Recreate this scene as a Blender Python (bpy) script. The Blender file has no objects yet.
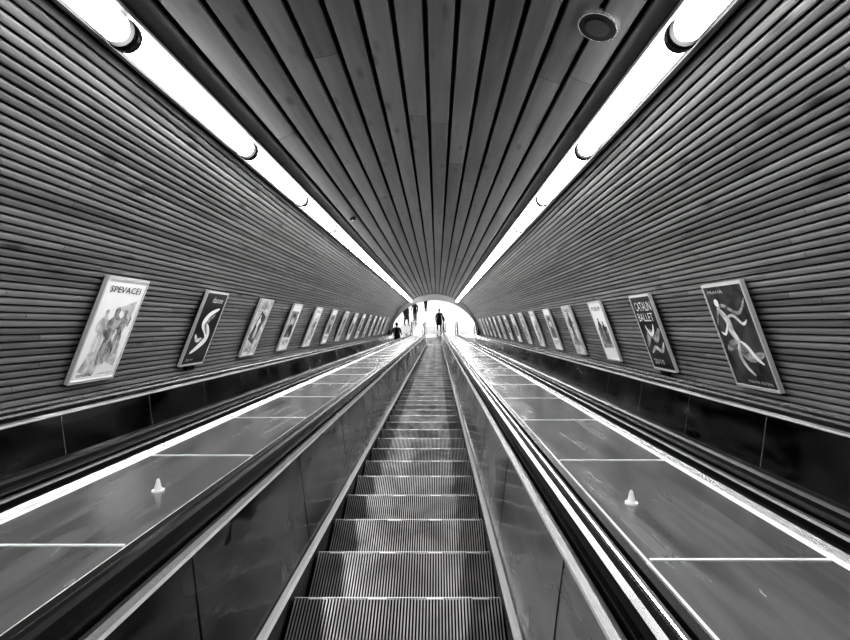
import bpy, bmesh, math, random
from mathutils import Vector, Matrix
random.seed(7)
S=bpy.context.scene
S.view_settings.view_transform='Standard'
try: S.view_settings.look='High Contrast'
except Exception as ex: print(ex)
S.view_settings.exposure=0.0
A=math.radians(30); CA,SA=math.cos(A),math.sin(A)
D=33.3; ZB=-1.31; H=D*SA-ZB*CA
R=3.28; ZC=-1.2; YBACK=-3.4; YW=29.25
ROT=Matrix.Translation((0,0,H))@Matrix.Rotation(-A,4,'X')
def L2W(x,y,z): return ROT@Vector((x,y,z))
# ------------------------------------------------ materials
def newmat(name):
    m=bpy.data.materials.new(name); m.use_nodes=True
    nt=m.node_tree; return m,nt,nt.nodes['Principled BSDF']
def plain(name,v,rough=.5,metal=0.,spec=.5,coat=0,emit=0,bump=0,nscale=(8,8,8),var=.0,rvar=0,detail=5):
    m,nt,b=newmat(name)
    b.inputs['Base Color'].default_value=(v,v,v,1)
    b.inputs['Roughness'].default_value=rough; b.inputs['Metallic'].default_value=metal
    b.inputs['Specular IOR Level'].default_value=spec
    b.inputs['Coat Weight'].default_value=coat
    if emit:
        b.inputs['Emission Color'].default_value=(1,1,1,1); b.inputs['Emission Strength'].default_value=emit
    if var or bump or rvar:
        tc=nt.nodes.new('ShaderNodeTexCoord'); mp=nt.nodes.new('ShaderNodeMapping'); mp.inputs['Scale'].default_value=nscale
        n=nt.nodes.new('ShaderNodeTexNoise'); n.inputs['Scale'].default_value=1; n.inputs['Detail'].default_value=detail; n.inputs['Distortion'].default_value=.6
        nt.links.new(tc.outputs['Object'],mp.inputs[0]); nt.links.new(mp.outputs[0],n.inputs['Vector'])
        if var:
            r=nt.nodes.new('ShaderNodeMapRange'); r.inputs['From Min'].default_value=.35; r.inputs['From Max'].default_value=.65
            r.inputs['To Min'].default_value=max(0,v*(1-var)); r.inputs['To Max'].default_value=v*(1+var)
            nt.links.new(n.outputs['Fac'],r.inputs['Value']); nt.links.new(r.outputs[0],b.inputs['Base Color'])
        if rvar:
            r=nt.nodes.new('ShaderNodeMapRange'); r.inputs['From Min'].default_value=.35; r.inputs['From Max'].default_value=.65
            r.inputs['To Min'].default_value=rough; r.inputs['To Max'].default_value=rough+rvar
            nt.links.new(n.outputs['Fac'],r.inputs['Value']); nt.links.new(r.outputs[0],b.inputs['Roughness'])
        if bump:
            bp=nt.nodes.new('ShaderNodeBump'); bp.inputs['Strength'].default_value=bump; bp.inputs['Distance'].default_value=.01
            nt.links.new(n.outputs['Fac'],bp.inputs['Height']); nt.links.new(bp.outputs[0],b.inputs['Normal'])
    return m
def wood(name,lo,hi,rough,gscale=(30,1.2,30)):
    m,nt,b=newmat(name)
    at=nt.nodes.new('ShaderNodeAttribute'); at.attribute_name='tone'
    tc=nt.nodes.new('ShaderNodeTexCoord'); mp=nt.nodes.new('ShaderNodeMapping'); mp.inputs['Scale'].default_value=gscale
    n=nt.nodes.new('ShaderNodeTexNoise'); n.inputs['Scale'].default_value=1; n.inputs['Detail'].default_value=6; n.inputs['Roughness'].default_value=.6
    add=nt.nodes.new('ShaderNodeVectorMath'); add.operation='ADD'
    cmb=nt.nodes.new('ShaderNodeCombineXYZ'); mul=nt.nodes.new('ShaderNodeMath'); mul.operation='MULTIPLY'; mul.inputs[1].default_value=60
    nt.links.new(at.outputs['Fac'],mul.inputs[0]); nt.links.new(mul.outputs[0],cmb.inputs['Y'])
    nt.links.new(tc.outputs['Object'],mp.inputs[0]); nt.links.new(mp.outputs[0],add.inputs[0]); nt.links.new(cmb.outputs[0],add.inputs[1])
    nt.links.new(add.outputs[0],n.inputs['Vector'])
    n2=nt.nodes.new('ShaderNodeTexNoise'); n2.inputs['Scale'].default_value=.9; n2.inputs['Detail'].default_value=3
    nt.links.new(tc.outputs['Object'],n2.inputs['Vector'])
    a1=nt.nodes.new('ShaderNodeMath'); a1.operation='MULTIPLY_ADD'; a1.inputs[1].default_value=.35
    nt.links.new(at.outputs['Fac'],a1.inputs[0])
    g=nt.nodes.new('ShaderNodeMath'); g.operation='MULTIPLY'; g.inputs[1].default_value=.7
    nt.links.new(n.outputs['Fac'],g.inputs[0]); nt.links.new(g.outputs[0],a1.inputs[2])
    a2=nt.nodes.new('ShaderNodeMath'); a2.operation='MULTIPLY_ADD'; a2.inputs[1].default_value=.3
    nt.links.new(n2.outputs['Fac'],a2.inputs[0]); nt.links.new(a1.outputs[0],a2.inputs[2])
    r=nt.nodes.new('ShaderNodeMapRange'); r.inputs['From Min'].default_value=.3; r.inputs['From Max'].default_value=1.05
    r.inputs['To Min'].default_value=lo; r.inputs['To Max'].default_value=hi
    nt.links.new(a2.outputs[0],r.inputs['Value'])
    # dark knots
    mp3=nt.nodes.new('ShaderNodeMapping'); mp3.inputs['Scale'].default_value=(5,1.6,5)
    vo=nt.nodes.new('ShaderNodeTexVoronoi'); vo.inputs['Scale'].default_value=1
    nt.links.new(tc.outputs['Object'],mp3.inputs[0]); nt.links.new(mp3.outputs[0],vo.inputs['Vector'])
    kr=nt.nodes.new('ShaderNodeMapRange'); kr.inputs['From Min'].default_value=.06; kr.inputs['From Max'].default_value=.2; kr.inputs['To Min'].default_value=.35; kr.inputs['To Max'].default_value=1
    nt.links.new(vo.outputs['Distance'],kr.inputs['Value'])
    mm=nt.nodes.new('ShaderNodeMath'); mm.operation='MULTIPLY'
    nt.links.new(r.outputs[0],mm.inputs[0]); nt.links.new(kr.outputs[0],mm.inputs[1]); nt.links.new(mm.outputs[0],b.inputs['Base Color'])
    b.inputs['Roughness'].default_value=rough
    bp=nt.nodes.new('ShaderNodeBump'); bp.inputs['Strength'].default_value=.15; bp.inputs['Distance'].default_value=.004
    nt.links.new(n.outputs['Fac'],bp.inputs['Height']); nt.links.new(bp.outputs[0],b.inputs['Normal'])
    return m
M_wall=wood('slat_wood',.09,.31,.34)
M_ceil=wood('ceiling_board',.03,.135,.42,(14,.9,14))
M_back=plain('backing_dark',.006,.95,spec=.1)
M_groove=plain('groove_dark',.01,.8)
M_rib=plain('step_rib_aluminium',.55,.4,.7,nscale=(3,3,3),var=.35)  # colour noise stands in for specular streaks on the steps
M_stepdark=plain('step_groove',.01,.6)
M_nose=plain('step_nosing',.85,.5)
M_panel=plain('balustrade_panel',.016,.08,.0,.8,nscale=(1.6,.9,2.2),bump=.5,var=1,rvar=.2,detail=3)  # colour noise paints in cloudy reflections
M_panell=plain('balustrade_panel_satin',.05,.08,.5,.6,nscale=(1.4,1.1,2.6),bump=1,var=1,rvar=.25,detail=4)  # left side: dimmer copy, cloudy reflections painted into the colour
M_panelm=plain('balustrade_panel_metal',.2,.1,.8,.5,nscale=(1.3,.8,2.2),bump=1,var=.8,rvar=.25,detail=4)  # right side: brighter copy, wavy reflections painted into the colour
M_deck=plain('deck_panel',.25,.18,.55,.6,nscale=(9,1.0,9),var=.22,bump=.06,rvar=.1)
M_steel=plain('brushed_steel',.75,.22,.85,nscale=(60,1,60),var=.12)
M_skirt=plain('skirt_moulding',.92,.25,.3)
M_steeld=plain('dark_steel',.04,.25,.6)
M_rubber=plain('handrail_rubber',.008,.2,0,.6)
M_strip=plain('joint_strip',.9,.35,.2)
M_lamp=plain('lamp_diffuser',.9,.4,emit=25)
M_black=plain('black_paint',.008,.6,spec=.2)
M_white=plain('white_plaster',.85,.6)
M_knob=plain('white_plastic',.95,.4)
# ------------------------------------------------ helpers
def mkobj(name,verts,faces,mats,fm=None,local=True,parent=None,smooth=False,attr=None):
    me=bpy.data.meshes.new(name); me.from_pydata([tuple(v) for v in verts],[],faces)
    for m in mats: me.materials.append(m)
    if fm: me.polygons.foreach_set('material_index',fm)
    if attr:
        a=me.attributes.new('tone','FLOAT','FACE'); a.data.foreach_set('value',attr)
    if smooth: me.polygons.foreach_set('use_smooth',[True]*len(me.polygons))
    me.validate(); me.update()
    o=bpy.data.objects.new(name,me); S.collection.objects.link(o)
    if parent: o.parent=parent
    elif local: o.matrix_world=ROT
    return o
class MB:
    def __init__(s): s.v=[];s.f=[];s.m=[];s.t=[]
    def quad(s,pts,mi=0,t=.5):
        n=len(s.v); s.v+= [tuple(p) for p in pts]; s.f.append(tuple(range(n,n+len(pts)))); s.m.append(mi); s.t.append(t)
    def box(s,c,h,mi=0,M=None):
        n=len(s.v)
        for dx in(-1,1):
            for dy in(-1,1):
                for dz in(-1,1):
                    p=Vector((c[0]+dx*h[0],c[1]+dy*h[1],c[2]+dz*h[2]))
                    if M: p=M@p
                    s.v.append(tuple(p))
        for f in((0,1,3,2),(4,6,7,5),(0,4,5,1),(2,3,7,6),(0,2,6,4),(1,5,7,3)):
            s.f.append(tuple(n+i for i in f)); s.m.append(mi); s.t.append(.5)
    def cyl(s,a,b,r,mi=0,seg=16,r2=None,capmi=None,arc=None):
        a=Vector(a);b=Vector(b); d=(b-a).normalized(); r2=r if r2 is None else r2
        u=d.orthogonal().normalized(); w=d.cross(u); n=len(s.v)
        for P,rr in((a,r),(b,r2)):
            for i in range(seg):
                t=2*math.pi*i/seg; s.v.append(tuple(P+u*math.cos(t)*rr+w*math.sin(t)*rr))
        for i in range(seg):
            j=(i+1)%seg; s.f.append((n+i,n+j,n+seg+j,n+seg+i)); s.m.append(mi); s.t.append(.5)
        cm=mi if capmi is None else capmi
        s.f.append(tuple(n+i for i in range(seg))[::-1]); s.m.append(cm); s.t.append(.5)
        s.f.append(tuple(n+seg+i for i in range(seg))); s.m.append(cm); s.t.append(.5)
    def obj(s,name,mats,**k): return mkobj(name,s.v,s.f,mats,s.m,**k)
def circ(ang,r=R): return r*math.sin(ang), ZC+r*math.cos(ang)   # ang from crown
def yend(z): return (YW-z*SA)/CA
# ------------------------------------------------ tunnel shell
def boards(name,a0,a1,n,mat,gap,depth,plen):
    mb=MB()
    for i in range(n):
        b0=a0+(a1-a0)*i/n; b1=a0+(a1-a0)*(i+1)/n; g=gap/R/2*(1 if a1>a0 else -1)
        y=YBACK-random.random()*plen*.8
        while y<34.5:
            y2=y+plen*(.8+.4*random.random()); t=random.random()
            prof=[]
            for k,(q,dr) in enumerate(((0,depth),(0.06,.003),(.3,0),(.7,0),(.94,.003),(1,depth))):
                an=b0+g+(b1-b0-2*g)*q; prof.append(circ(an,R+dr))
            ys=max(y,YBACK)+.001; 
            for k in range(5):
                (x0,z0),(x1,z1)=prof[k],prof[k+1]
                e0=min(y2-.003,yend(z0)); e1=min(y2-.003,yend(z1))
                if e0<=ys or e1<=ys: continue
                mb.quad([(x0,ys,z0),(x1,ys,z1),(x1,e1,z1),(x0,e0,z0)],0,t)
            y=y2
    return mkobj(name,mb.v,mb.f,[mat],mb.m,attr=mb.t)
aL=math.asin(1.56/R); aW=math.radians(101)
boards('wall_right',aL,aW,68,M_wall,.013,.028,5.0)
boards('wall_left',-aL,-aW,68,M_wall,.013,.028,5.0)
ceil=boards('ceiling',-aL,aL,15,M_ceil,.022,.04,4.5)
mb=MB(); N=72
for i in range(N):
    a0=-math.pi+2*math.pi*i/N; a1=a0+2*math.pi/N
    x0,z0=circ(a0,R+.05); x1,z1=circ(a1,R+.05)
    mb.quad([(x0,YBACK-.05,z0),(x1,YBACK-.05,z1),(x1,yend(z1),z1),(x0,yend(z0),z0)])
mb.obj('shell',[M_back],parent=ceil)
mb=MB(); mb.quad([(*circ(2*math.pi*i/48,R+.05),)[0:1]+(YBACK-.02,)+(circ(2*math.pi*i/48,R+.05)[1],) for i in range(48)])
mb.obj('wall_back',[plain('back_wall_grey',.12,.8)])  # unseen cap added behind the camera to keep out stray world light
# ------------------------------------------------ lamps
def lamp_row(sx):
    mb=MB(); X=1.54*sx; Z=1.6; P=1.75; y0=2.65-P*2
    k=0
    while y0+P*(k+1)<32.9:
        a=y0+P*k; b=a+P
        mb.cyl((X,a+.07,Z),(X,b-.07,Z),.076,0,20)
        mb.cyl((X,a+.035,Z),(X,a+.07,Z),.055,0,20,.076); mb.cyl((X,b-.07,Z),(X,b-.035,Z),.076,0,20,.055)
        mb.cyl((X,a-.035,Z),(X,a+.035,Z),.084,2,20)
        mb.cyl((X,a-.012,Z),(X,a+.012,Z),.09,1,20)
        k+=1
    ym=(y0+32.7)/2; hl=(32.7-y0)/2
    M=Matrix.Translation((X,0,Z))@Matrix.Rotation(sx*.49,4,'Y')
    mb.box((0,ym,.1),(.12,hl,.012),2,M)
    for q in(-1,1): mb.box((q*.112,ym,.06),(.008,hl,.045),2,M)  # side plates added to shade the boards beside the tubes
    o=mb.obj('fluorescent_light_strip',[M_lamp,M_steeld,M_black])
    for p in o.data.polygons: p.use_smooth = len(p.vertices)==4 and p.material_index==0
lamp_row(-1); lamp_row(1)
# round speaker in ceiling
an=math.asin(1.19/R); cx,cz=circ(an,R); nrm=Vector((-math.sin(an),0,-math.cos(an))); C=Vector((cx,2.97,cz))
mb=MB()
mb.cyl(C+nrm*-.02,C+nrm*.02,.125,0,40); mb.cyl(C+nrm*.0,C+nrm*.022,.116,1,40)
mb.cyl(C+nrm*.021,C+nrm*.026,.075,2,40)
mb.obj('ceiling_speaker',[M_steel,M_black,M_stepdark])
for (px,dpt) in((-1.25,8.2),):
    an=math.asin(px/R); cx,cz=circ(an)
    mb=MB(); mb.cyl((cx,dpt,cz+.01),(cx,dpt,cz-.035),.06,0,16,.045); mb.cyl((cx,dpt,cz-.035),(cx,dpt,cz-.05),.025,1,12)
    mb.obj('ceiling_smoke_detector',[M_black,M_steeld])
# ------------------------------------------------ escalators
SB=1.9
def station(st,n):
    k,v=st
    if k=='s': return (v,ZB+n)
    if k=='m': return (D-.2588*n/math.cos(A/2),ZB+.9659*n/math.cos(A/2))
    return (D+CA*v-.5*n, ZB+.5*v+CA*n)
PATH=[('s',YBACK+.05),('m',0),('f',SB)]
def sweep(mb,prof,mi,path=PATH,sx=1,cx=0,cap=False):
    for a,b in zip(path[:-1],path[1:]):
        for i in range(len(prof)-1):
            m=mi[i] if isinstance(mi,(list,tuple)) else mi
            p=[]
            for st,(x,n) in((a,prof[i]),(a,prof[i+1]),(b,prof[i+1]),(b,prof[i])):
                y,z=station(st,n); p.append((cx+sx*x,y,z))
            if sx<0: p=p[::-1]
            mb.quad(p,m)
    if cap:
        st=path[-1]; mb.quad([(cx+sx*x,)+station(st,n) for x,n in prof],mi if isinstance(mi,int) else mi[0])
PP=.8/math.cos(A)/2
def build_steps():
    mb=MB(); NR=66; W=.495
    xs=[]
    pitch=2*W/NR
    for i in range(NR):
        x=-W+i*pitch; xs+= [(x,0),(x+pitch*.5,0),(x+pitch*.5,1),(x+pitch,1)]
    xs.append((W,0))
    up=(-.5,CA); out=(CA,.5)
    h=.011
    i0=int((YBACK+.6)/PP); i1=int(D/PP)
    for i in range(i0,i1+1):
        y=i*PP
        nose=(y,ZB-.0); back=(y-CA*.4,ZB-.5*.4); bot=(y+.5*.2309+0,ZB-CA*.2309)
        path=[(back,(up[0],up[1])),((nose[0]-.012*CA,nose[1]-.012*.5),up),((nose[0]-.006,nose[1]-.012),(out[0]*.6,out[1]*.6)),(bot,(out[0]*.8,out[1]*.8))]
        for a in range(3):
            (p0,o0),(p1,o1)=path[a],path[a+1]
            for k in range(len(xs)-1):
                (x0,f0),(x1,f1)=xs[k],xs[k+1]
                if x0==x1 and f0==f1: continue
                def P(p,o,x,f): return (x,p[0]+o[0]*h*f,p[1]+o[1]*h*f)
                top=(f0==1 and f1==1)
                mb.quad([P(p0,o0,x0,f0),P(p0,o0,x1,f1),P(p1,o1,x1,f1),P(p1,o1,x0,f0)],0 if top else 1)
        for (xa,xb,th) in((-.49,.49,.005),(-.42,-.34,.012),(-.14,-.05,.012),(.14,.22,.012),(.36,.44,.012)):
            p=[]
            for x,dd in((xa,.006+th),(xb,.006+th),(xb,.006),(xa,.006)):
                e=.0125 if th==.005 else .013
                p.append((x,nose[0]-CA*dd-.5*e,nose[1]-.5*dd+CA*e))
            mb.quad(p,2)
    for k in range(2):
        for j in range(len(xs)-1):
            (x0,f0),(x1,f1)=xs[j],xs[j+1]
            p=[]
            for (x,f,s) in((x0,f0,k*.4),(x1,f1,k*.4),(x1,f1,k*.4+.39),(x0,f0,k*.4+.39)):
                yy,zz=station(('f',s),h*f); p.append((x,yy,zz))
            mb.quad(p,0 if f0==f1==1 else 1)
    p=[]
    for x,s in((-.5,.8),(.5,.8),(.5,1.35),(-.5,1.35)):
        yy,zz=station(('f',s),.014); p.append((x,yy,zz))
    mb.quad(p,3)
    me=bpy.data.meshes.new('steps'); me.from_pydata(mb.v,[],mb.f)
    for m in(M_rib,M_stepdark,M_nose,M_steel): me.materials.append(m)
    me.polygons.foreach_set('material_index',mb.m); me.update(); return me
STEPS=build_steps()
def rail_path():
    pts=[]
    n=.64
    pts.append((station(('s',YBACK+.05),n),(0,1)))
    pts.append((station(('s',D-1.2),n),(0,1)))
    y,z=station(('m',0),n); pts.append(((y,z),(-.2588,.9659)))
    pts.append((station(('f',SB-.05),n),(-.5,CA)))
    c=station(('f',SB-.05),n-.27)
    for k in range(1,11):
        t=math.pi*k/10
        d=(CA*math.sin(t)-.5*math.cos(t), .5*math.sin(t)+CA*math.cos(t))
        pts.append(((c[0]+d[0]*.27,c[1]+d[1]*.27),d))
    return pts
RP=rail_path()
def handrail(mb,xc,sx):
    cs=[(-.042,-.022),(-.046,-.006),(-.04,.012),(-.022,.022),(0,.025),(.022,.022),(.04,.012),(.046,-.006),(.042,-.022)]
    for (a,na),(b,nb) in zip(RP[:-1],RP[1:]):
        for i in range(len(cs)):
            c0=cs[i]; c1=cs[(i+1)%len(cs)]
            mb.quad([(xc+c0[0],a[0]+na[0]*c0[1],a[1]+na[1]*c0[1]),(xc+c1[0],a[0]+na[0]*c1[1],a[1]+na[1]*c1[1]),
                     (xc+c1[0],b[0]+nb[0]*c1[1],b[1]+nb[1]*c1[1]),(xc+c0[0],b[0]+nb[0]*c0[1],b[1]+nb[1]*c0[1])],0)
ESC=[]
for idx,cx in enumerate((0,-2.3,2.3)):
    e=bpy.data.objects.new('escalator',None); S.collection.objects.link(e); e.matrix_world=ROT@Matrix.Translation((cx,0,0)); ESC.append(e)
    o=bpy.data.objects.new('steps',STEPS); S.collection.objects.link(o); o.parent=e
    for sx in(-1,1):
        outer=(idx and (sx>0)==(cx>0))
        mb=MB()
        sweep(mb,[(.502,-.3),(.502,.03),(.508,.052),(.53,.056),(.536,.05)],[1,4,4,4],sx=sx)
        sweep(mb,[(.536,.05),(.6,.565)],2,sx=sx)
        ex=.84
        sweep(mb,[(.6,.565),(.588,.575),(.588,.59),(.605,.6),(.62,.6),(.62,.58),(.632,.58),(.632,.618),(.70,.618),(.70,.58),(.715,.58),(.72,.6),(.75,.605),(.765,.6),(.768,.575),(.79,.572),(.793,.588),(.82,.59),(.84,.575),(.84,.5)],
              [4,4,0,0,1,3,1,1,1,3,3,0,0,3,3,3,1,0,0],sx=sx)
        if outer:
            sweep(mb,[(.84,.575),(.86,.56),(.92,.56),(.93,.63),(.96,.64),(1.05,.64)],[3,3,0,0,3],sx=sx,path=[('s',YBACK+.05),('s',32.9)])
        y=1.54-1.2*4
        while y<32.6:
            q=[]
            for (x,n,dy) in((.5345,.055,0),(.5345,.055,.009),(.5985,.56,.009),(.5985,.56,0)):
                q.append((sx*x,y+dy,ZB+n))
            mb.quad(q,0 if idx else 3)
            y+=1.2
        c=station(('f',SB-.05),.37); ring=[]
        for k in range(13):
            t=math.pi*k/12; ring.append((c[0]+.255*(CA*math.sin(t)-.5*math.cos(t)),c[1]+.255*(.5*math.sin(t)+CA*math.cos(t))))
        for xx in(.62,.71): mb.quad([(sx*xx,)+p for p in ring],2)
        for p,q in zip(ring[:-1],ring[1:]): mb.quad([(sx*.62,)+p,(sx*.71,)+p,(sx*.71,)+q,(sx*.62,)+q],0)
        sweep(mb,[(.536,-.02),(.6,.565),(.84,.565),(.84,-.02)],2,path=[('f',SB-.001),('f',SB)],sx=sx,cap=True)
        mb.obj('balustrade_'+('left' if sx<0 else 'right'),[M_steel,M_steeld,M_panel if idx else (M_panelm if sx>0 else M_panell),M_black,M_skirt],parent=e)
        mb=MB(); handrail(mb,sx*.666,sx)
        mb.obj('handrail_'+('left' if sx<0 else 'right'),[M_rubber],parent=e,smooth=True)
for di,(sx,y0,kn) in enumerate(((-1,1.62,2.15),(1,1.52,2.0))):
    mb=MB(); 
    sweep(mb,[(.84,.57),(.86,.565),(1.44,.565),(1.46,.57)],[1,0,1],sx=sx)
    y=y0-1.12*4
    while y<32.8:
        mb.box((sx*1.15,y,ZB+.566),(.285,.006,.003),1); y+=1.12
    sweep(mb,[(.84,.57),(.84,-.02),(1.46,-.02),(1.46,.57)],2,path=[('f',SB-.02),('f',SB)],sx=sx,cap=True)
    mb.obj('deck',[M_deck,M_strip,M_panel],parent=ESC[0])
    y=kn
    while y<32:
        k=MB(); X=sx*(1.06 if sx<0 else 1.0)
        k.cyl((X,y,ZB+.565),(X,y,ZB+.573),.026,0,20); k.cyl((X,y,ZB+.573),(X,y,ZB+.612),.017,0,20,.008); k.cyl((X,y,ZB+.612),(X,y,ZB+.622),.009,0,16,.004)
        k.obj('deck_knob',[M_knob],parent=ESC[0]); y+=7.84
# ------------------------------------------------ posters
M_pw=plain('poster_white',.95,.35); M_pb=plain('poster_black',.012,.3); M_pg=plain('poster_grey',.35,.35,nscale=(14,14,14),var=.7); M_pl=plain('poster_light_grey',.65,.35,nscale=(9,9,9),var=.35); M_pd=plain('poster_charcoal',.05,.3,nscale=(5,7,4),var=1)
M_fr=plain('poster_frame_metal',.75,.35,.4)
PM=[M_pw,M_pb,M_pg,M_pl,M_pd,M_fr,M_black]
def text_polys(txt):
    c=bpy.data.curves.new('t','FONT'); c.body=txt; c.size=1; c.resolution_u=2
    o=bpy.data.objects.new('t',c); S.collection.objects.link(o)
    dg=bpy.context.evaluated_depsgraph_get(); me=o.evaluated_get(dg).to_mesh()
    vs=[v.co.copy() for v in me.vertices]; fs=[tuple(p.vertices) for p in me.polygons]
    o.evaluated_get(dg).to_mesh_clear(); bpy.data.objects.remove(o); bpy.data.curves.remove(c)
    x0=min(v.x for v in vs); x1=max(v.x for v in vs); y0=min(v.y for v in vs); y1=max(v.y for v in vs)
    return [((v.x-x0)/(x1-x0),(v.y-y0)/(y1-y0)) for v in vs],fs
TX={}
def ell(cx,cy,rx,ry,n=16): return [(cx+rx*math.cos(2*math.pi*i/n),cy+ry*math.sin(2*math.pi*i/n)) for i in range(n)]
def smoothpts(pts,k=6):
    out=[]
    P=[pts[0]]+list(pts)+[pts[-1]]
    for i in range(1,len(P)-2):
        p0,p1,p2,p3=P[i-1],P[i],P[i+1],P[i+2]
        for j in range(k):
            t=j/k; out.append(tuple(.5*((2*p1[a])+(-p0[a]+p2[a])*t+(2*p0[a]-5*p1[a]+4*p2[a]-p3[a])*t*t+(-p0[a]+3*p1[a]-3*p2[a]+p3[a])*t**3) for a in(0,1)))
    out.append(pts[-1]); return out
def ribbon(pts,w,taper=True):
    pts=smoothpts(pts); n=len(pts); L=[];Rr=[]
    for i,p in enumerate(pts):
        a=pts[max(0,i-1)]; b=pts[min(n-1,i+1)]
        dx,dy=(b[0]-a[0])*.6,b[1]-a[1]; l=math.hypot(dx,dy) or 1; ww=w*(math.sin(math.pi*(i+.6)/(n+.2))**.6 if taper else 1)
        nx,ny=-dy/l*ww,dx/l*ww*.6; L.append((p[0]-nx,p[1]-ny)); Rr.append((p[0]+nx,p[1]+ny))
    return [[L[i],L[i+1],Rr[i+1],Rr[i]] for i in range(n-1)]
def figure(cx,cy,s,arm=.2):
    o=[ell(cx,cy+.34*s,.045*s*1.5,.05*s)]
    o+=ribbon([(cx,cy+.3*s),(cx+.01*s,cy+.15*s),(cx,cy-.02*s)],.13*s)
    o+=ribbon([(cx-.03*s,cy+.03*s),(cx-.07*s,cy-.12*s),(cx-.05*s,cy-.34*s)],.06*s); o+=ribbon([(cx+.04*s,cy+.03*s),(cx+.1*s,cy-.12*s),(cx+.1*s,cy-.33*s)],.06*s)
    o+=ribbon([(cx-.1*s,cy+.26*s),(cx-.2*s,cy+.12*s),(cx-.1*s,cy+arm*s*.3)],.035*s); o+=ribbon([(cx+.1*s,cy+.26*s),(cx+.22*s,cy+.14*s),(cx+.24*s,cy+arm*s)],.035*s)
    return o
def poster(side,y0,kind):
    zb,zt=(-.53,.44) if side<0 else (-.58,.38)
    def wp(z,off=.035):
        r=R-off; return side*math.sqrt(r*r-(z-ZC)**2)
    Pb=Vector((wp(zb),0,zb)); Pt=Vector((wp(zt),0,zt)); ev=Pt-Pb; nrm=Vector((-side*ev.z,0,side*ev.x)).normalized()
    if nrm.x*side>0: nrm=-nrm
    W=.6
    def P(u,v,k=0):
        uu=u if side<0 else 1-u
        return Pb+ev*v+Vector((0,y0+W*uu,0))+nrm*k
    mb=MB()
    def solid(u0,u1,v0,v1,k0,k1,mi):
        n=len(mb.v)
        for u in(u0,u1):
            for v in(v0,v1):
                for k in(k0,k1): mb.v.append(tuple(P(u,v,k)))
        for f in((0,1,3,2),(4,6,7,5),(0,4,5,1),(2,3,7,6),(0,2,6,4),(1,5,7,3)):
            mb.f.append(tuple(n+i for i in f)); mb.m.append(mi); mb.t.append(0)
    lay=[.0105]
    def poly(pts,mi):
        lay[0]+=.00004; mb.quad([P(min(.97,max(.03,u)),min(.98,max(.02,v)),lay[0]) for u,v in pts],mi)
    def text(t,u0,u1,v0,v1,mi):
        if t not in TX: TX[t]=text_polys(t)
        vs,fs=TX[t]; n=len(mb.v); lay[0]+=.0003
        for (a,b) in vs: mb.v.append(tuple(P(u0+(u1-u0)*a,v0+(v1-v0)*b,lay[0])))
        for f in fs: mb.f.append(tuple(n+i for i in f)); mb.m.append(mi); mb.t.append(0)
    base={0:0,1:1,2:3,3:0,4:4,5:1,6:0,7:3}[kind]
    solid(0,1,0,1,-.02,.01,base)
    for a in((0,1,-.015,.012),(0,1,.988,1.015)): solid(*a,-.02,.022,5)
    for a in((-.015,.018),(.982,1.015)): solid(*a,-.015,1.015,-.02,.018,5)
    if kind==0:
        poly([(.1,.1),(.45,.04),(.58,.24),(.2,.3)],3); poly([(.55,.2),(.9,.12),(.85,.36)],3); poly([(.5,.72),(.88,.6),(.9,.8)],3)
        for q in figure(.27,.46,.62,.1): poly(q,3)
        for q in figure(.72,.46,.62,.3): poly(q,2)
        for q in figure(.5,.42,.8,.05): poly(q,2)
        text('SPEVACEI',.12,.86,.87,.93,1); text('OPERA',.1,.4,.05,.075,1); text('www.opera',.55,.9,.05,.07,2)
    elif kind==1:
        for q in ribbon([(.85,.78),(.5,.7),(.35,.58),(.6,.47),(.7,.36),(.45,.24),(.2,.16)],.1): poly(q,0)
        for q in ribbon([(.75,.7),(.55,.62),(.45,.55),(.65,.42)],.05): poly(q,2)
        for q in ribbon([(.5,.36),(.3,.34),(.15,.42)],.05): poly(q,3)
        text('danse',.35,.85,.86,.94,0); text('2014',.15,.45,.05,.085,0)
    elif kind==2:
        poly([(.1,.3),(.55,.2),(.85,.7),(.4,.8)],4)
        for q in figure(.45,.5,.6): poly(q,0)
        text('GALERIE',.15,.8,.84,.91,1); text('ABC',.15,.5,.07,.14,1)
    elif kind==3:
        poly([(.1,.28),(.9,.28),(.9,.85),(.1,.85)],2); poly(ell(.5,.62,.17,.14),3)
        for q in ribbon([(.3,.3),(.38,.44),(.5,.5),(.62,.44),(.72,.3)],.12,False): poly(q,4)
        poly([(.32,.66),(.36,.79),(.64,.8),(.7,.64),(.6,.72),(.42,.72)],1); text('FILM',.2,.8,.12,.22,1)
    elif kind==4:
        for q in ribbon([(.1,.35),(.35,.42),(.6,.3),(.95,.34)],.09): poly(q,2)
        for q in ribbon([(.05,.6),(.3,.8),(.7,.72),(.95,.86)],.03): poly(q,2)
        for q in ribbon([(.2,.78),(.36,.66),(.38,.54),(.5,.44)],.075): poly(q,3)
        for q in ribbon([(.5,.45),(.62,.4),(.74,.3),(.88,.24)],.04): poly(q,0)
        for q in ribbon([(.36,.68),(.55,.7),(.72,.62),(.85,.66)],.03): poly(q,3)
        for q in ribbon([(.48,.46),(.38,.32),(.45,.2),(.6,.12)],.04): poly(q,3)
        for q in ribbon([(.34,.62),(.2,.52),(.1,.54)],.025): poly(q,0)
        poly(ell(.24,.83,.06,.04),0); text('THEATRE FESTIVAL',.35,.92,.045,.07,0); text('PRAHA',.1,.5,.92,.95,3)
    elif kind==5:
        for q in ribbon([(.1,.3),(.4,.5),(.6,.42),(.9,.56)],.1): poly(q,2)
        for q in ribbon([(.2,.22),(.45,.3),(.7,.26),(.9,.38)],.05): poly(q,3)
        for q in ribbon([(.3,.6),(.42,.48),(.6,.52),(.7,.62)],.04): poly(q,0)
        text('CATALIN',.12,.9,.8,.92,0); text('BALLET',.12,.85,.66,.77,0); text('20/10',.15,.6,.07,.14,0)
    elif kind==6:
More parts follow.
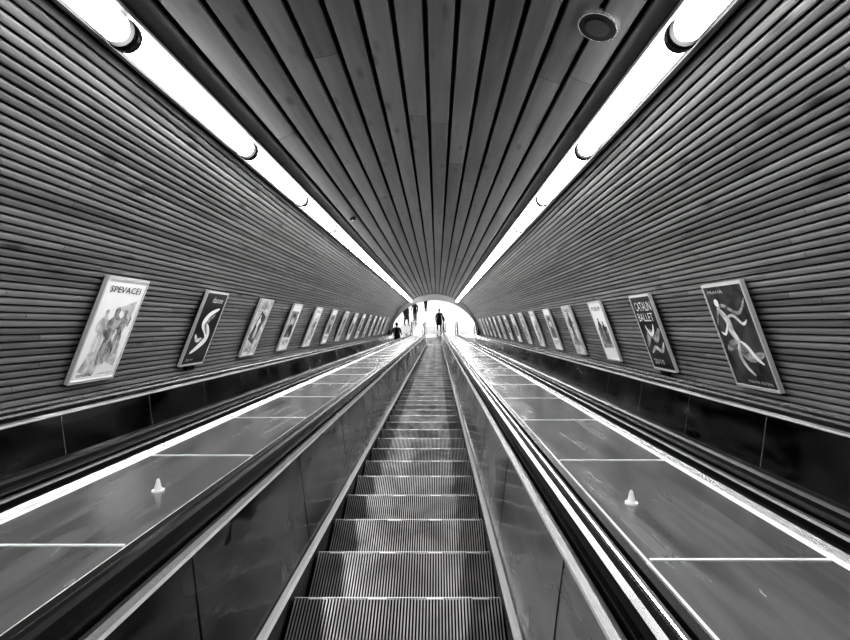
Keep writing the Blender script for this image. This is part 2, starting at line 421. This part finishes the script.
        poly([(.1,.2),(.85,.22),(.85,.58),(.12,.56)],2)
        for q in figure(.35,.5,.6): poly(q,4)
        for q in figure(.65,.46,.55): poly(q,1)
        text('MUSEUM',.15,.85,.86,.93,1)
    else:
        for q in ribbon([(.1,.2),(.5,.3),(.9,.2)],.12): poly(q,2)
        for q in figure(.5,.5,1.): poly(q,4)
        text('CIRKUS',.15,.85,.89,.95,1)
    if kind in(1,5): solid(.3,.62,-.075,-.02,-.02,.03,6)
    mb.obj('advertising_poster',PM)
lk=[0,1,2,3,0,3,7,6,3,2,0,3,6,7]; rk=[4,5,6,7,3,0,2,6,3,7,0,3,6,2,3]
for i in range(14): poster(-1,4.36+1.9*i,lk[i])
for i in range(15): poster(1,4.17+1.81*i,rk[i])
# ------------------------------------------------ lower hall
M_floor,nt,b=newmat('hall_floor_tiles')
tc=nt.nodes.new('ShaderNodeTexCoord'); br=nt.nodes.new('ShaderNodeTexBrick'); br.offset=0
br.inputs['Color1'].default_value=(.6,.6,.6,1); br.inputs['Color2'].default_value=(.52,.52,.52,1); br.inputs['Mortar'].default_value=(.36,.36,.36,1)
br.inputs['Scale'].default_value=1; br.inputs['Mortar Size'].default_value=.02; br.inputs['Brick Width'].default_value=.8; br.inputs['Row Height'].default_value=.8
nt.links.new(tc.outputs['Object'],br.inputs['Vector']); nt.links.new(br.outputs[0],b.inputs['Base Color']); b.inputs['Roughness'].default_value=.35
YE=44; HW=7; HC=4.4
def wbox(name,c,h,mats):
    mb=MB(); mb.box(c,h,0); return mb.obj(name,mats,local=False)
b0=L2W(0,D,ZB); YL=b0.y+1.3
wbox('floor',(0,(YL+YE)/2,-.1),(HW,(YE-YL)/2,.1),[M_floor])
wbox('hall_ceiling',(0,(YW+YE)/2,HC+.1),(HW,(YE-YW)/2,.1),[M_white])
wbox('hall_wall_left',(-HW-.1,(YW+YE)/2,HC/2),(.1,(YE-YW)/2,HC/2),[M_white])
wbox('hall_wall_right',(HW+.1,(YW+YE)/2,HC/2),(.1,(YE-YW)/2,HC/2),[M_white])
wbox('hall_wall_far',(0,YE+.1,HC/2),(HW,.1,HC/2),[M_white])
def portal(name,rx,rz,mat,y,outrect=True,rx2=0,rz2=0,th=.12):
    mb=MB(); K=64; ins=[];out=[]
    for i in range(K+1):
        a=-math.pi/2*1.12+math.pi*1.12*i/K
        x=rx*math.sin(a); zl=ZC+rz*math.cos(a); yl=(y-zl*SA)/CA; w=L2W(x,yl,zl); ins.append((x,w.z))
        if outrect:
            dx,dz=math.sin(a),math.cos(a); t=min(HW/abs(dx) if abs(dx)>1e-6 else 99,(HC-.0)/dz if dz>1e-6 else 99); out.append((dx*t,max(-.3,dz*t)))
        else:
            x=rx2*math.sin(a); zl=ZC+rz2*math.cos(a); yl=(y-zl*SA)/CA; w=L2W(x,yl,zl); out.append((x,w.z))
    for i in range(K):
        for yy in(y,y+th): mb.quad([(ins[i][0],yy,ins[i][1]),(ins[i+1][0],yy,ins[i+1][1]),(out[i+1][0],yy,out[i+1][1]),(out[i][0],yy,out[i][1])])
        mb.quad([(ins[i][0],y,ins[i][1]),(ins[i+1][0],y,ins[i+1][1]),(ins[i+1][0],y+th,ins[i+1][1]),(ins[i][0],y+th,ins[i][1])])
    mb.obj(name,[mat],local=False)
portal('wall_portal',3.22,2.9,M_white,YW+.02)
portal('trim_portal',3.2,2.88,plain('portal_trim',.35,.5),YW-.1,False,3.34,3.36,.1)
for x in(-4,-1.4,1.4,4):
    mb=MB(); mb.box((x,36,HC-.06),(.3,5.5,.05),0); mb.box((x,36,HC-.04),(.34,5.6,.03),1)
    mb.obj('ceiling_light_panel',[plain('hall_lamp',.9,.4,emit=8),M_steel],local=False)
# ------------------------------------------------ people
def person(loc,yaw,ht,jac,tro,hair,stride=.15,armswing=.1,coat=False,bag=False,hat=False):
    k=ht/1.75
    V=[];E=[];Rr=[];lab=[]
    def add(p,r,par=None,l='torso'):
        V.append(Vector(p)); Rr.append(r); i=len(V)-1
        if par is not None: E.append((par,i)); lab.append(l)
        return i
    pel=add((0,0,.95),(.15,.11)); bel=add((0,0,1.1),(.135,.10),pel); che=add((0,.0,1.3),(.165,.11),bel); nb=add((0,.01,1.44),(.09,.075),che); nk=add((0,0,1.52),(.052,.052),nb,'neck'); add((0,-.01,1.6),(.05,.05),nk,'neck')
    for s in(-1,1):
        st=stride*s
        hip=add((.09*s,0,.88),(.095,.095),pel,'leg'); kn=add((.1*s,-st*.6-.02,.49),(.062,.062),hip,'leg'); an=add((.1*s,-st+(.05 if s<0 else 0),.1),(.042,.042),kn,'leg')
        he=add((.1*s,-st+.02,.045),(.04,.04),an,'shoe'); add((.115*s,-st-.16,.035),(.04,.03),he,'shoe')
        sh=add((.175*s,.01,1.4),(.062,.062),che,'arm'); el=add((.235*s,.03+armswing*s*.4,1.13),(.046,.046),sh,'arm'); wr=add((.245*s,-.06+armswing*s,.9),(.03,.03),el,'arm')
        pa=add((.245*s,-.075+armswing*s,.84),(.022,.036),wr,'hand')
        for q,ln in((-.03,.07),(-.01,.082),(.01,.078),(.03,.062)):
            a1=add((.245*s,-.075+armswing*s+q,.80),(.009,.009),pa,'hand'); a2=add((.238*s,-.078+armswing*s+q*1.1,.80-ln*.55),(.009,.009),a1,'hand'); add((.225*s,-.082+armswing*s+q*1.1,.80-ln),(.007,.007),a2,'hand')
        t1=add((.235*s,-.115+armswing*s,.85),(.01,.01),pa,'hand'); add((.225*s,-.135+armswing*s,.815),(.008,.008),t1,'hand')
    me=bpy.data.meshes.new('b'); me.from_pydata([tuple(v) for v in V],E,[])
    o=bpy.data.objects.new('b',me); S.collection.objects.link(o)
    md=o.modifiers.new('s','SKIN'); md.use_smooth_shade=True; o.modifiers.new('u','SUBSURF').levels=2
    for i,sv in enumerate(me.skin_vertices[0].data): sv.radius=Rr[i]; sv.use_root=(i==0)
    dg=bpy.context.evaluated_depsgraph_get(); m2=bpy.data.meshes.new_from_object(o.evaluated_get(dg))
    bpy.data.objects.remove(o)
    M_s=plain('skin',.45,.5); M_j=plain('jacket',jac,.8); M_t=plain('trousers',tro,.8); M_sh=plain('shoes',.02,.4); M_h=plain('hair',hair,.6)
    m2.materials.clear()
    for m in(M_s,M_j,M_t,M_sh): m2.materials.append(m)
    mp={'torso':1,'neck':0,'leg':2,'shoe':3,'arm':1,'hand':0}
    for p in m2.polygons:
        c=p.center; best=9;bl='torso'
        for (a,b),l in zip(E,lab):
            A_,B_=V[a],V[b]; d=B_-A_; t=max(0,min(1,(c-A_).dot(d)/d.length_squared)); q=(c-A_-d*t).length-.5*(Rr[a][0]*(1-t)+Rr[b][0]*t)
            if q<best: best=q; bl=l
        if bl=='leg' and c.z>.86: bl='torso'
        if bl=='neck' and c.z<1.49: bl='torso'
        p.material_index=mp[bl]; p.use_smooth=True
    root=bpy.data.objects.new('standing_person' if stride<.1 else 'walking_person',None); S.collection.objects.link(root)
    root.location=loc; root.rotation_euler=(0,0,yaw); root.scale=(k,k,k)
    bo=bpy.data.objects.new('body',m2); S.collection.objects.link(bo); bo.parent=root
    bm=bmesh.new(); bmesh.ops.create_uvsphere(bm,u_segments=24,v_segments=18,radius=1)
    for v in bm.verts:
        x,y,z=v.co; w=1-.22*max(0,-z)
        v.co=(x*.075*w,y*.095*(1-.1*max(0,-z)),z*.118)
        if y<-.75 and abs(x)<.22 and -.3<z<.12: v.co.y-=.022*(1-abs(x)/.25)*(1-(z+.3)*.8)
        if y<-.5 and .08<z<.3 and .2<abs(x)<.5: v.co.y+=.008
        if y<-.6 and -.85<z<-.6: v.co.y-=.008
    for f in bm.faces: f.smooth=True
    def sph(c,r,mi):
        g=bmesh.ops.create_uvsphere(bm,u_segments=10,v_segments=8,radius=1)
        for v in g['verts']: v.co=Vector((v.co.x*r[0]+c[0],v.co.y*r[1]+c[1],v.co.z*r[2]+c[2]))
        for v in g['verts']:
            for f in v.link_faces: f.material_index=mi; f.smooth=True
    for s in(-1,1): sph((.076*s,.005,-.005),(.012,.02,.032),0); sph((.03*s,-.083,.018),(.013,.01,.009),2)
    sph((0,-.088,-.055),(.026,.008,.006),3)
    g=bmesh.ops.create_uvsphere(bm,u_segments=24,v_segments=18,radius=1)
    dele=[]
    for v in g['verts']:
        x,y,z=v.co
        if (y<-.35 and z<.45) or z<-.45: dele.append(v)
        v.co=(x*.083,y*.103+.006,z*.125+.006)
        for f in v.link_faces: f.material_index=1; f.smooth=True
    bmesh.ops.delete(bm,geom=dele,context='VERTS')
    hm=bpy.data.meshes.new('head'); bm.to_mesh(hm); bm.free()
    for m in(M_s,M_h,M_black,plain('lips',.25,.5)): hm.materials.append(m)
    h=bpy.data.objects.new('head',hm); S.collection.objects.link(h); h.parent=root; h.location=(0,-.015,1.655)
    if coat:
        mb=MB(); n=24; rows=[(1.2,.165,.125),(1.05,.16,.125),(.9,.185,.15),(.75,.2,.17),(.6,.215,.19)]
        for (z0,a0,b0),(z1,a1,b1) in zip(rows[:-1],rows[1:]):
            for i in range(n):
                t0,t1=2*math.pi*i/n,2*math.pi*(i+1)/n
                mb.quad([(a0*math.cos(t0),b0*math.sin(t0),z0),(a0*math.cos(t1),b0*math.sin(t1),z0),(a1*math.cos(t1),b1*math.sin(t1),z1),(a1*math.cos(t0),b1*math.sin(t0),z1)])
        mb.obj('coat_skirt',[M_j],parent=root,smooth=True)
    if bag:
        mb=MB(); mb.box((.31,.02,.95),(.05,.16,.12),0); mb.box((.2,.0,1.25),(.012,.015,.25),0,None)
        mb.obj('shoulder_bag',[M_black],parent=root)
    return root
def hallpt(s,x): 
    w=L2W(0,D,ZB); return (x,w.y+s,0)
person(hallpt(1.75,.35),.1,1.78,.012,.015,.02,.16,.12,True,True)
person(hallpt(3.2,-1.45),-.5,1.75,.02,.03,.02,.05,.03,False,False)
person(hallpt(2.6,-2.05),.6,1.7,.05,.02,.03,.14,.1,True,False)
person(hallpt(4.9,-.7),2.8,1.75,.03,.02,.03,.17,.12,False,False)
w=L2W(-2.3,65*PP-CA*.2,ZB-.1); person((w.x+.05,w.y,w.z+.008),math.pi,1.75,.012,.015,.02,.02,.02,True,False)
# ------------------------------------------------ world, camera
wd=bpy.data.worlds.new('World'); S.world=wd; wd.use_nodes=True
wd.node_tree.nodes['Background'].inputs[0].default_value=(.5,.5,.5,1); wd.node_tree.nodes['Background'].inputs[1].default_value=.1
cam=bpy.data.cameras.new('camera'); co=bpy.data.objects.new('camera',cam); S.collection.objects.link(co)
cam.sensor_width=36; cam.lens=480/850*36; cam.shift_x=-12/850; cam.shift_y=5/850; cam.clip_start=.05
co.location=L2W(.19,0,0); co.rotation_euler=(math.radians(90)-A,0,0)
S.camera=co
